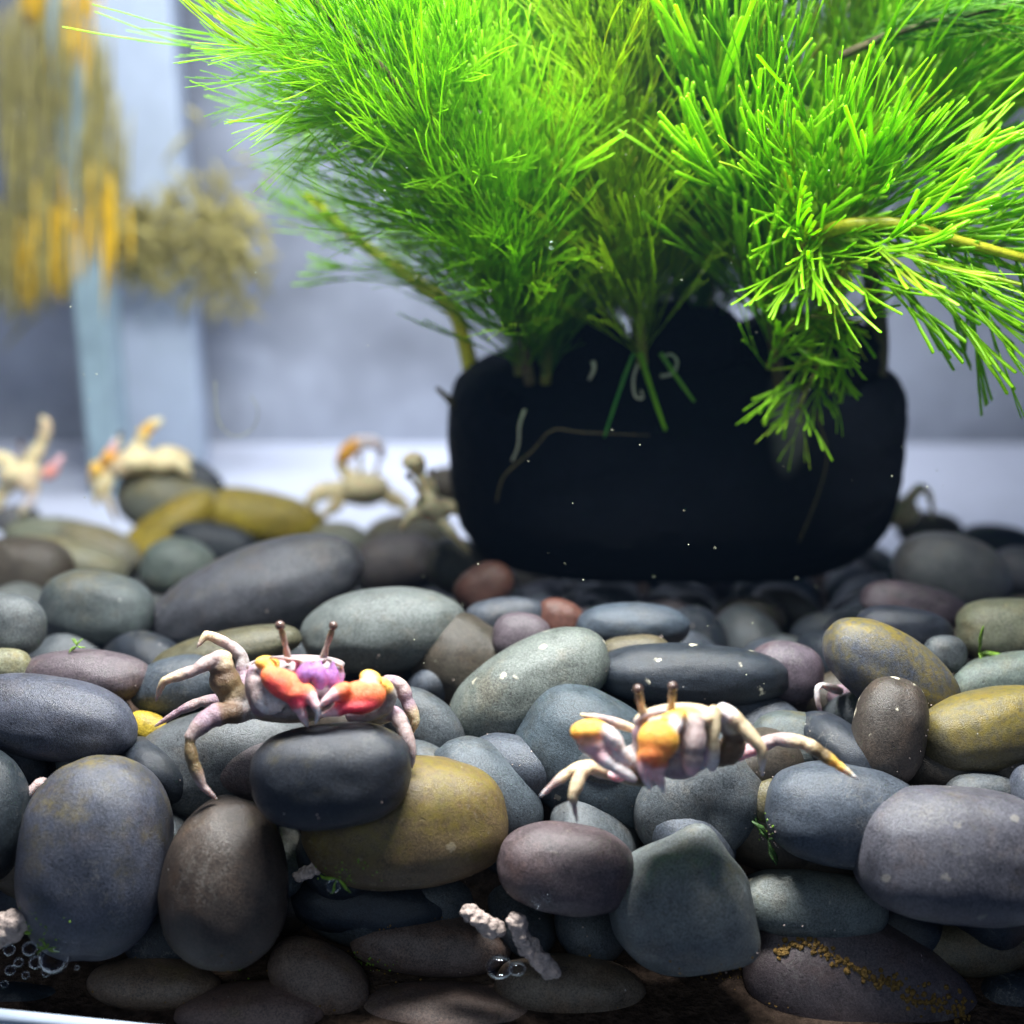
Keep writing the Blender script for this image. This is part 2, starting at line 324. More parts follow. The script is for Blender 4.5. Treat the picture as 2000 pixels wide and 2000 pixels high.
# cx, cy, half length, half width, tilt, depth, tint, algae, spots, label
PEB = [
 (187,1676,200,144,-84,2.74,'B',.46,0,'large blue grey egg shaped pebble standing upright with a thin olive film',.0),
 (441,1723,164,123,-86,2.70,'N',.15,0,'dark brown speckled egg shaped pebble standing upright against the front glass',-.08),
 (-45,1600,135,98,-85,2.78,'D',0,0,'dark blue pebble cut off by the left frame edge behind the crevice crab',0),
 (430,1490,186,104,-10,3.06,'S',.22,0,'grey flat pebble under the walking legs of the left red clawed crab',0),
 (647,1513,158,98,-4,2.70,'D',.30,0,'dark oval pebble on which the left crab rests its red claws',0),
 (95,1402,172,82,10,3.0,'B',0,0,'long smooth blue grey pebble reaching in from the left frame edge',0),
 (285,1420,40,30,15,3.12,'Y',.6,0,'small yellow pebble tip peeping out beside the long blue grey pebble',0),
 (170,1322,125,54,2,3.22,'M',0,0,'pinkish mauve pebble with a broken knobbly brown right end',0),
 (10,1302,52,36,0,3.2,'P',.5,0,'pale yellowish pebble end left of the pinkish mauve pebble',0),
 (10,1222,76,66,5,3.36,'S',0,0,'light blue grey rounded pebble at the left edge above the pinkish mauve one',0),
 (190,1190,109,74,9,None,'S',.30,0,'grey oval pebble with olive top left of the long tilted grey pebble',0),
 (50,1120,95,72,5,None,'N',0,0,'blurred brownish pebble behind the light blue grey one at the left edge',0),
 (130,1102,122,50,12,None,'P',.5,0,'pale olive flat pebble right of the blurred brownish pebble',0),
 (190,1074,86,48,20,None,'P',.5,0,'dim olive pebble sloping down behind the pale olive flat pebble',0),
 (100,1042,92,32,0,None,'P',.35,0,'thin pale pebble lying low at the back left of the bed',0),
 (35,1016,46,30,0,None,'G',0,0,'small grey pebble under the far left cream crab',0),
 (350,1112,74,62,10,None,'G',.2,0,'round pale grey green pebble left of the long tilted grey pebble',0),
 (495,1166,226,96,-21,None,'S',.22,0,'very long tilted grey green pebble in the left middle of the bed',.06),
 (420,1062,86,42,12,None,'D',0,0,'very dark curved pebble below the yellow algae ridge',0),
 (345,985,122,70,15,None,'G',.62,0,'pale grey pebble with yellow algae on the right, carrying a cream crab',0),
 (500,1010,142,54,9,None,'Y',.9,0,'yellow algae covered pebble forming the right end of the yellow ridge',0),
 (318,1050,128,50,-40,None,'Y',.85,0,'yellow algae covered pebble sloping down at the left of the ridge',0),
 (392,938,50,30,35,None,'D',0,0,'small dark teal pebble on top behind the pale grey algae pebble',0),
 (750,1231,163,84,-5,3.5,'G',.1,0,'large smooth pale grey green oval pebble behind the left crab',0),
 (440,1274,152,42,-13,3.36,'O',.25,0,'olive brown long pebble directly behind the left crab',0),
 (345,1337,92,56,-14,3.24,'B',0,0,'dark blue pebble under the outstretched leg of the left crab',0),
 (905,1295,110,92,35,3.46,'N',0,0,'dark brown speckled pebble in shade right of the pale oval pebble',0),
 (830,1415,88,56,38,3.12,'S',0,0,'slate pebble under the right legs of the left crab',0),
 (1032,1344,172,88,-29,3.2,'G',.12,.55,'grey green tilted pebble with one chalky white deposit',.05),
 (1348,1318,188,62,2,3.24,'D',.14,1.0,'dark blue flat pebble dotted with white mineral flecks',0),
 (1155,1480,158,124,38,3.04,'B',.08,.3,'big blue grey pebble under the orange and white claw of the right crab',0),
 (952,1548,128,82,46,2.93,'S',.15,0,'speckled slate pebble between the yellow brown pebble and the right crab',0),
 (792,1604,200,126,-2,2.82,'V',.66,.15,'large yellow brown mottled pebble below the dark oval pebble',0),
 (1106,1695,134,85,8,2.70,'M',0,.1,'mauve pink oval pebble below the right crab',0),
 (1365,1562,138,112,-42,2.92,'S',.1,0,'grey pebble with a shadowed hollow directly under the right crab',0),
 (1680,1940,232,142,24,2.74,'M',.05,0,'mauve brown pebble with a crusty ochre ridge at the bottom right',0),
 (1868,1668,196,128,4,2.70,'L',.22,.15,'big grey mauve rounded block pebble at the right frame edge',0),
 (1652,1592,156,98,8,2.80,'B',.12,0,'smooth blue grey pebble touched by the long leg tip of the right crab',0),
 (1915,1556,72,48,0,2.86,'S',.3,0,'grey bump of a pebble showing above the big grey mauve block',0),
 (2012,1560,40,66,0,2.82,'B',0,0,'blue sliver of a pebble at the right edge above the grey mauve block',0),
 (1585,1765,145,66,4,2.80,'G',.2,.35,'rough speckled grey pebble wedged right of the pointed pebble',0),
 (1563,1456,100,64,12,3.06,'S',.32,.25,'grey green pebble behind the long yellow spotted crab leg',0),
 (1735,1430,108,70,-78,2.93,'N',.12,.9,'upright brown speckled pebble with a crumbly white right edge',0),
 (1738,1312,146,76,34,3.14,'B',.70,0,'diagonal blue pebble with an olive brown algae stripe along its top',0),
 (1935,1424,142,78,-13,2.98,'O',.75,0,'olive ochre pebble at the right edge above the grey bump',0),
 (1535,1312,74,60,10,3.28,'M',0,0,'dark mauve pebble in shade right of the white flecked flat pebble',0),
 (1765,1232,94,48,8,3.5,'D',.1,0,'dark green pebble behind the diagonal algae striped pebble',0),
 (1845,1278,42,38,0,3.3,'S',0,0,'small grey pebble right of the diagonal algae striped pebble',0),
 (1785,1184,104,46,12,None,'M',0,0,'mauve grey pebble in front of the round lavender grey pebble',0),
 (1858,1128,118,84,18,None,'L',.2,0,'round lavender grey pebble right of the black pot',0),
 (1962,1232,92,64,0,3.5,'P',.3,0,'pale olive pebble at the right edge behind the green weed scrap',0),
 (1962,1326,104,50,-12,3.25,'G',.35,0,'grey olive pebble at the right edge above the olive ochre one',0),
 (1815,1034,66,36,6,None,'N',.3,0,'brown pebble against the right foot of the black pot',0),
 (1945,1062,76,38,6,None,'D',.15,0,'dark blurred pebble far back at the right edge',0),
 (1990,1115,62,48,0,None,'L',0,0,'pale grey pebble at the right edge below the dark blurred one',0),
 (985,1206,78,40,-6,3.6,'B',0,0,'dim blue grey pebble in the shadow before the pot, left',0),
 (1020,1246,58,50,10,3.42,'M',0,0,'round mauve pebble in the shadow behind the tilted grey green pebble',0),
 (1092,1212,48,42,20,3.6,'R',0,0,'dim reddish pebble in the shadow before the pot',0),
 (945,1148,60,46,-30,None,'R',.1,0,'rust orange tipped pebble at the left foot of the pot',0),
 (1235,1224,112,48,0,3.52,'B',0,0,'blue pebble lying half in the shadow before the pot centre',0),
 (1240,1280,72,40,-4,3.34,'O',0,0,'dull olive flat pebble just behind the white flecked flat pebble',0),
 (775,1097,82,56,-6,None,'M',.05,0,'grey mauve pebble left of the pot behind the pale oval pebble',0),
 (800,1044,88,42,-4,None,'P',.45,0,'pale olive pebble left of the pot below the dull sandy crab',0),
 (665,1060,58,40,8,None,'P',.4,0,'pale olive pebble right of the yellow ridge',0),
 (880,948,56,38,0,None,'O',.3,0,'olive green pebble touching the left side of the pot',0),
 (905,1112,78,58,20,None,'N',0,0,'brown grey pebble at the left foot of the pot',0),
 (845,1842,158,54,4,2.84,'W',.1,0,'long brown pebble lying under the small beige food pellet',0),
 (1112,1928,148,58,4,2.74,'W',.2,.3,'brown grey pebble under the long beige food pellet',0),
 (622,1912,106,66,27,2.72,'W',.3,0,'brown tilted pebble at the bottom between two dark gaps',0),
 (300,1922,128,46,4,2.72,'W',.25,0,'dull brown pebble with a green patch below the two standing eggs',0),
 (490,1985,150,60,-4,2.66,'W',.3,0,'rusty brown pebble on the tank floor at the bottom',0),
 (1890,1850,126,52,0,2.82,'O',.3,0,'dim olive pebble below the big grey mauve block',0),
 (1985,1965,74,66,0,2.72,'D',0,0,'dark pebble in the bottom right corner',0),
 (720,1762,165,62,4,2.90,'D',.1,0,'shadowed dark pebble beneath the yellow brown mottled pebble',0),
 (1502,1566,40,46,0,2.86,'O',.5,.3,'small olive speckled pebble in the gap under the right crab',0),
 (880,1980,190,54,2,2.70,'W',.25,0,'rust brown pebble along the bottom edge in the middle',0),
 (60,1960,120,40,4,2.74,'D',.1,0,'dark pebble below the froth in the bottom left corner',0),
]
for r in PEB:
    x = {}
    if r[0] == 1680: x['deep'] = 105
    if r[0] == 187: x['peaks'] = (((-.15, -.12, -1), -.10, .42),)
    if r[0] == 1365: x['peaks'] = (((-.1, -.3, -1), -.12, .4),)
    pebble(*r[:10], egg=r[10], n=2.7 if r[0] == 1868 else random.uniform(2.1, 2.5), **x)
# the pointed one: a rounded triangle
pebble(1330, 1770, 142, 128, 0, 2.68, 'G', .30, .1, 'pale pointed drop shaped pebble with a sharp top corner', n=2.1,
       peaks=(((.22, .98, -.05), .30, .30), ((.90, -.66, -.2), .24, .36)))
# pebbles wedged in below
k = 0
for row in range(15):
    y = 2.78 + row * .22
    for i in range(13):
        x = (-.5 + (i + .5) / 13 + random.uniform(-.02, .02)) * (y * .92 + .25)
        for z in ((-.42, -.2) if row == 0 else (bed_h(y) - .13,)):
            a = random.uniform(.13, .19); b = a * random.uniform(.45, .65)
            an = random.uniform(0, 6.28)
            e1 = Vector((math.cos(an), math.sin(an) * .95, random.uniform(-.2, .2))).normalized(); e3 = e1.orthogonal().normalized()
            if abs(e3.z) < .5: e3 = e1.cross(e3)
            e2 = e3.cross(e1)
            zz = z + random.uniform(-.06, .02) - b * .5
            o = link('pebble', pebble_mesh(e1, e2, e3, a, a * .75, b, random.random() * 50, 0, 2.2, .05, (), 4), M_STONE, loc=(x, y + (.14 if row == 0 else 0), zz))
            tk = random.choice('SBDDMNNSG'); t = TINT[tk]; o.color = (*t, 1); o["algae"] = random.choice((0, 0, .2)); o["spots"] = 0.0
            col_ = dict(S='slate', B='blue grey', D='dark', M='mauve', N='brown', G='grey green')[tk]
            side = 'at the left' if x < -.22 * y else 'at the right' if x > .22 * y else 'in the middle'
            zone = ('low against the front glass' if z < -.3 else 'just behind the front row') if row == 0 else 'beneath the front pebbles' if y < 3.1 else 'level with the two near crabs' if y < 3.6 else 'before the black pot' if y < 4.25 else 'beside the black pot' if y < 5 else 'at the far end of the bed'
            tag(o, 'half hidden %s pebble wedged %s, %s' % (col_, zone, side), 'pebble', 'pebbles wedged beneath the top layer')

# ------------------------------------------------------------------ the pot
def pot_material(sx_, sz_):
    n = NT('pot_felt'); v = n.coords(); f = n.noise(v, 160, 4, .7); g = n.noise(v, 30, 4, .6)
    c = n.mix(n.math('MULTIPLY', n.ramp(f, .42, .75), n.ramp(g, .3, .7)), (.002, .005, .012), (.008, .017, .034))
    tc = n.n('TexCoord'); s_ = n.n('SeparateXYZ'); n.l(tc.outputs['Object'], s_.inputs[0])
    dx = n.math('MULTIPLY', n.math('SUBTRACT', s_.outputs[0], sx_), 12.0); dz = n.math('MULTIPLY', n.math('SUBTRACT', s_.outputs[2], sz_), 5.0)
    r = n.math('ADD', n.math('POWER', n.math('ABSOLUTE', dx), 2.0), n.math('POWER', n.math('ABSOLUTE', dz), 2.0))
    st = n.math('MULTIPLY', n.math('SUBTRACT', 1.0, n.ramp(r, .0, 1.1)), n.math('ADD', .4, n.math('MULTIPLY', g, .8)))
    c = n.mix(n.math('MULTIPLY', st, .8), c, (.24, .24, .22))  # pale oval smear painted into the felt colour for a glass reflection
    return n.done(n.principled(c, .75, .2, f, .9, .02))
PY = 4.66
def rounded_block(P, w_, d_, h_, n1, n2, taper=0.0, seed=0, rough=.01, sub=6):
    vs, fs = ico(sub); out = []
    for v in vs:
        r = (abs(v.x) ** n1 + abs(v.z) ** n1) ** (1 / n1)
        q = v * ((r ** n2 + abs(v.y) ** n2) ** (-1 / n2))
        k = 1 + rough * noise.noise(v * 4 + Vector((seed, 0, 0))) + rough * .5 * noise.noise(v * 14)
        out.append(Vector((q.x * w_ * (1 + taper * q.z) * k, q.y * d_ * k, q.z * h_ * k)))
    return out, fs
pc = at(1335, 932, PY - .3); pu = upx(at(1335, 932, PY - .18))
pot = tag(empty('plant_pot', (pc.x, PY, pc.z - 242 * pu)), 'rounded black felt pot from which all the feathery plants grow', 'plant pot')
V, F = rounded_block(None, 452 * pu, .5, 242 * pu, 3.7, 2.4, .035, 2, .012)
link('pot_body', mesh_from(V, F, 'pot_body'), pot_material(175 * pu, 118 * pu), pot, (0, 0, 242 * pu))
for (px, py, a, b) in ((1150, 690, 75, 85), (1340, 670, 110, 80), (1560, 700, 150, 90), (1000, 770, 60, 40)):
    P = at(px, py, PY - .12); u = upx(P)
    V, F = rounded_block(None, a * u, .25, b * u, 2.6, 2.2, 0, px, .06, 5)
    link('planting_foam', mesh_from(V, F, 'planting_foam'), M_POT, pot, P - pot.location)
twig = [at(x, y, PY - .15) for x, y in ((895, 800), (875, 778), (852, 757))]
V, F = tube(twig, [.016, .014, .008], 8)
link('twig', mesh_from([v - pot.location for v in V], F, 'twig'), M_STEMB, pot)

# ------------------------------------------------------------------ feathery plants
def leaf_mesh(seed, width, forks=3, spread=.30, tipw=1.0, flat=.5, wig=.6):
    """one leaf, base at the origin, a unit long along x, forked into threads"""
    rnd = random.Random(seed); V, F = [], []; bend = rnd.uniform(-.02, .05)
    def go(p, ang, lift, L, lev, wd):
        pts = [p]; n = 4; a = ang; li = lift; q = p
        for i in range(n):
            a += rnd.uniform(-.11, .11) * wig + bend * .5; li += rnd.uniform(-.05, .08) * wig + bend
            q = q + Vector((math.cos(a) * math.cos(li), math.sin(a) * math.cos(li), math.sin(li))) * (L / n); pts.append(q)
        last = lev == 0
        rr = [wd * (1 if not last else (1.0 + (tipw - 1) * min(1, i / (n - 1)))) for i in range(n + 1)]
        if last:
            dirv = (pts[-1] - pts[-2]).normalized(); pts.append(q + dirv * wd * .9); rr.append(wd * tipw * .45)
        tube(pts, rr, 5, flat, V, F)
        if not last:
            for s in (-1, 1) if rnd.random() < .85 else (-1, 0, 1):
                go(q, a + s * spread * rnd.uniform(.45, 1.1) * (1.0 if lev > 1 else .7), li, L * rnd.uniform(1.05, 1.7), lev - 1, wd * .93)
    L0 = {4: .09, 3: .13, 2: .25}[forks]
    go(Vector((0, 0, 0)), rnd.uniform(-.1, .1), 0.0, L0, forks, width)
    mx = max(v.x for v in V); V = [v / mx * 1.0 for v in V]
    return mesh_from(V, F, 'leaf')
LEAVES = {}
def leaves(kind, mat):
    key = (kind, mat)
    if key not in LEAVES:
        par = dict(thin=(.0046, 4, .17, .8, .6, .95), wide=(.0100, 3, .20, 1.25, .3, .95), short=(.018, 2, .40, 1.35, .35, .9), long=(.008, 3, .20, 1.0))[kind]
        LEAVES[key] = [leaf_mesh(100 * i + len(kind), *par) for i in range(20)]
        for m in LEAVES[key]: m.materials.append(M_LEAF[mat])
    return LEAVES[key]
def plant(label, pts, r, stem_mat, kind, mat, spacing, per, length, alpha, start=0.0, taper_end=.8, name='feathery_plant', droop=0.0, lean=(0, 0, 0), clear=9):
    """pts: (px, py, Y) along the stem"""
    W = [at(*p) for p in pts]; root = tag(empty(name, W[0]), label, 'aquatic plant', 'feathery plants growing from the pot')
    S = [Vector(q) for q in catmull([tuple(p) for p in W], 10)]
    V, F = tube(S, [r * (1 - .45 * i / len(S)) for i in range(len(S))], 10)
    link('stem', mesh_from([v - W[0] for v in V], F, 'stem'), stem_mat, root)
    cum = [0]
    for i in range(1, len(S)): cum.append(cum[-1] + (S[i] - S[i - 1]).length)
    s = start; tot = cum[-1]; lv = leaves(kind, mat); n = 0
    lean = Vector(lean)
    while s < tot and n < 300:
        i = max(j for j in range(len(S)) if cum[j] <= s); i = min(i, len(S) - 2)
        P = S[i].lerp(S[i + 1], (s - cum[i]) / max(1e-6, cum[i + 1] - cum[i])); T = (S[i + 1] - S[i]).normalized()
        A = T.orthogonal().normalized(); B = T.cross(A); ph = random.uniform(0, 6.28)
        for k in range(per):
            th = ph + 2 * math.pi * (k + random.uniform(-.25, .25)) / per
            R_ = A * math.cos(th) + B * math.sin(th)
            if R_.dot(FW) < -clear: continue
            al = math.radians((alpha + random.uniform(-13, 13)) * (.68 + .32 * min(1, s / (.32 * tot))))
            D = (T * math.cos(al) + R_ * math.sin(al) + lean * random.uniform(.5, 1) + Vector((0, 0, -droop * random.random()))).normalized()
            Z = (T - D * T.dot(D)); Z = Z.normalized() if Z.length > .01 else D.orthogonal().normalized()
            Yv = Z.cross(D)
            sc = length * random.uniform(.72, 1.12) * (1 - (1 - taper_end) * s / tot)
            o = bpy.data.objects.new('leaf', random.choice(lv)); C.objects.link(o); o.parent = root
            o.matrix_local = Matrix(((D.x * sc, Yv.x * sc, Z.x * sc, P.x - W[0].x), (D.y * sc, Yv.y * sc, Z.y * sc, P.y - W[0].y), (D.z * sc, Yv.z * sc, Z.z * sc, P.z - W[0].z), (0, 0, 0, 1)))
            n += 1
        s += spacing * random.uniform(.8, 1.2)
    return root
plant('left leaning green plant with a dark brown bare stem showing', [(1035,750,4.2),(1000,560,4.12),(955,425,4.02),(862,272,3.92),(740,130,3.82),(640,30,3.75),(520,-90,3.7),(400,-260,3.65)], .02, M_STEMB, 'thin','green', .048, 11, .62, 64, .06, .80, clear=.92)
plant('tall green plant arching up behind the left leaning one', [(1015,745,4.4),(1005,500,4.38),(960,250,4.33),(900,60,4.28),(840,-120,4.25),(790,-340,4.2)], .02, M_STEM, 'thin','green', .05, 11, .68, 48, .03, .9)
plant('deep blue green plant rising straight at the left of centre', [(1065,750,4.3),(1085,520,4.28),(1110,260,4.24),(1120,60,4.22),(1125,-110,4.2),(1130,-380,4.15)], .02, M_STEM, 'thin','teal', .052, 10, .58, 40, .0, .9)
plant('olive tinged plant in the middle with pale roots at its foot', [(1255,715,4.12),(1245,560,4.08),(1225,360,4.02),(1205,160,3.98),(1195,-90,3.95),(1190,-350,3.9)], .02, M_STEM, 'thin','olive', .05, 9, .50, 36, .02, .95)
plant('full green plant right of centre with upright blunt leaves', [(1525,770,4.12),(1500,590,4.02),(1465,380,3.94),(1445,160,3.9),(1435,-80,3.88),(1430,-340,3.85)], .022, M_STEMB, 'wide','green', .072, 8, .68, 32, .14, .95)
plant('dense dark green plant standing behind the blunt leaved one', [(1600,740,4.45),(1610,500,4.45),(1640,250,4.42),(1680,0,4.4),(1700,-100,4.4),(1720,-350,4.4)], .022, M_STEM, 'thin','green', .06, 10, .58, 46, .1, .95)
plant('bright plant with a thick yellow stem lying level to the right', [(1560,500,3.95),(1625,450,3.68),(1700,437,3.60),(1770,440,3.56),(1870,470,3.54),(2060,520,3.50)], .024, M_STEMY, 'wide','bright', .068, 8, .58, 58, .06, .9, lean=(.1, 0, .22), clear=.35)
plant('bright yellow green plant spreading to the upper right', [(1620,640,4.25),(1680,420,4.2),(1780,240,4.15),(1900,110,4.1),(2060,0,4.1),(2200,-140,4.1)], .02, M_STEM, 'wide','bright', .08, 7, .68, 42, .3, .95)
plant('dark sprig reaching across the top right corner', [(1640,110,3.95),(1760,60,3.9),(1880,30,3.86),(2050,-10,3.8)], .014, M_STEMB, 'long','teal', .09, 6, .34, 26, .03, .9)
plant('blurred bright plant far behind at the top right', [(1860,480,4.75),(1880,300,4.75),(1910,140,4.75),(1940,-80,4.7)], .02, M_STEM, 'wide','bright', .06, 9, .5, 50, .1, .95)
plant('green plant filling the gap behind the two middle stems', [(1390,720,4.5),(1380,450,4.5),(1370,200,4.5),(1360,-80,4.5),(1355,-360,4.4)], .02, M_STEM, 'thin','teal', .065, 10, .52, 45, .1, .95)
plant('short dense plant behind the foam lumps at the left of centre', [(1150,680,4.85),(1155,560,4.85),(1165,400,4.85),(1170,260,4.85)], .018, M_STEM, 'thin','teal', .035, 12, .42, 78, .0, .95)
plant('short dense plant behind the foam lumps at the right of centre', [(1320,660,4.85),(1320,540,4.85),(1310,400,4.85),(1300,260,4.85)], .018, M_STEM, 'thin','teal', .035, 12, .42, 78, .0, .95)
plant('thin blurred plant with a pale olive stem at the left of the pot', [(925,745,4.75),(905,660,4.75),(880,602,4.75),(800,540,4.78),(700,470,4.82),(600,380,4.85)], .034, M_STEMY, 'long','green', .16, 4, .5, 24, .3, .8)
plant('low dark sprig with short blunt leaves before the pot', [(1640,560,3.92),(1620,660,3.86),(1590,730,3.82),(1560,800,3.80)], .009, M_STEM, 'short','green', .085, 4, .26, 55, .0, .75)
plant('short leaved sprig curling over the pot rim at the right', [(1500,720,3.92),(1530,660,3.85),(1580,620,3.80),(1660,630,3.78)], .009, M_STEM, 'short','green', .075, 4, .27, 58, .0, .9, droop=.7)
plant('bare brown rooted stalk at the right of the pot', [(1705,740,4.5),(1712,660,4.5),(1705,560,4.5),(1690,470,4.5)], .052, M_STEMB, 'short','dark', .22, 3, .2, 60, .2, .9)
plant('crown of forked leaves around the yellow stem base', [(1480,600,3.85),(1540,520,3.78),(1600,440,3.74),(1640,360,3.72)], .008, M_STEM, 'short','bright', .075, 5, .34, 50, .0, .9)

# ------------------------------------------------------------------ crabs
def crab_mesh(chains, blobs, vox, name, sm=3):
    """union of tapered tubes and ellipsoids as one continuous skin with a colour per vertex"""
    V, F, K = [], [], []
    vs, fs = ico(3)
    def ball(c, e, r, col):
        b = len(V)
        for v in vs: V.append(c + e[0] * (v.x * r[0]) + e[1] * (v.y * r[1]) + e[2] * (v.z * r[2])); K.append(col)
        for f in fs: F.append(tuple(b + i for i in f))
    for ch in chains:
        pts = [(at(x, y, Y), r, col) for x, y, Y, r, col in ch]
        for (p0, r0, c0), (p1, r1, c1) in zip(pts, pts[1:]):
            P, Rr, ts = [], [], (0, .14, .5, .84, 1); b = len(V)
            for t, k in zip(ts, (.80, 1.02, 1.12, 1.04, .82)):
                P.append(p0.lerp(p1, t)); Rr.append(max(.002, (r0 * upx(p0) * (1 - t) + r1 * upx(p1) * t) * k))
            tube(P, Rr, 10, 1.0, V, F)
            for t in ts:
                d = .5 if t in (0, 1) and r0 > 8 else 1
                K.extend([tuple(q * d * (1 - t) + w_ * d * t for q, w_ in zip(c0, c1))] * 10)
        for (p, r, c) in pts: ball(p, (RT, UP, FW), (max(.002, r * upx(p) * .86),) * 3, c)
    for (x, y, Y, a, b_, dp, ang, col) in blobs:
        p = at(x, y, Y); u = upx(p); an = math.radians(ang)
        ball(p, (RT * math.cos(an) - UP * math.sin(an), RT * math.sin(an) + UP * math.cos(an), FW), (a * u, b_ * u, dp * u), col)
    src = mesh_from(V, F, 'skin'); so = bpy.data.objects.new('skin', src); C.objects.link(so)
    m = so.modifiers.new('r', 'REMESH'); m.mode = 'VOXEL'; m.voxel_size = vox
    s2 = so.modifiers.new('s', 'SMOOTH'); s2.factor = .5; s2.iterations = sm
    dg = bpy.context.evaluated_depsgraph_get(); me = bpy.data.meshes.new_from_object(so.evaluated_get(dg)); me.name = name
    bpy.data.objects.remove(so); bpy.data.meshes.remove(src)
    kd = kdtree.KDTree(len(V))
    for i, v in enumerate(V): kd.insert(v, i)
    kd.balance()
    at_ = me.color_attributes.new('shade', 'FLOAT_COLOR', 'POINT')
    for i, v in enumerate(me.vertices):
        acc = [0, 0, 0]; ws = 0
        for (_, j, dd) in kd.find_n(v.co, 6):
            wt = 1 / (dd + .002); ws += wt
            for q in range(3): acc[q] += K[j][q] * wt
        at_.data[i].color = (acc[0] / ws, acc[1] / ws, acc[2] / ws, 1)
    for p in me.polygons: p.use_smooth = True
    me.materials.clear(); me.materials.append(M_SHELL)
    return me
def crab(label, base, body, claws, eyes, vox=.0055, group='crabs on the pebbles'):
    b = at(*base); root = tag(empty('crab', b), label, 'crab', group)
    def put(name, me, parent=root):
        o = link(name, me, None, parent)
        me.transform(Matrix.Translation(-b)); return o
    put('body', crab_mesh(body[0], body[1], vox, 'body'))
    for c in claws: put('claw', crab_mesh(c[0], c[1], vox, 'claw'))
    for (chain, tip) in eyes:
        st = put('eyestalk', crab_mesh([chain], [], vox * .8, 'eyestalk', 3))
        x, y, Y, r = tip; p = at(x, y, Y); u = upx(p); vs, fs = ico(3)
        e = link('eye', mesh_from([p + v * (r * u) - b for v in vs], fs, 'eye'), M_EYE, st)
    return root
MAU = (.33, .23, .28); PAL = (.45, .35, .34); CRE = (.66, .53, .34); WHT = (.80, .74, .76); BRN = (.16, .10, .06); OLV = (.22, .16, .08)
PUR = (.46, .20, .55); ORG = (.92, .21, .08); RED = (.88, .06, .12); YEL = (.95, .60, .12); GRY = (.42, .38, .38); PNK = (.88, .55, .60); AMB = (.96, .50, .08)
Y1 = 2.86
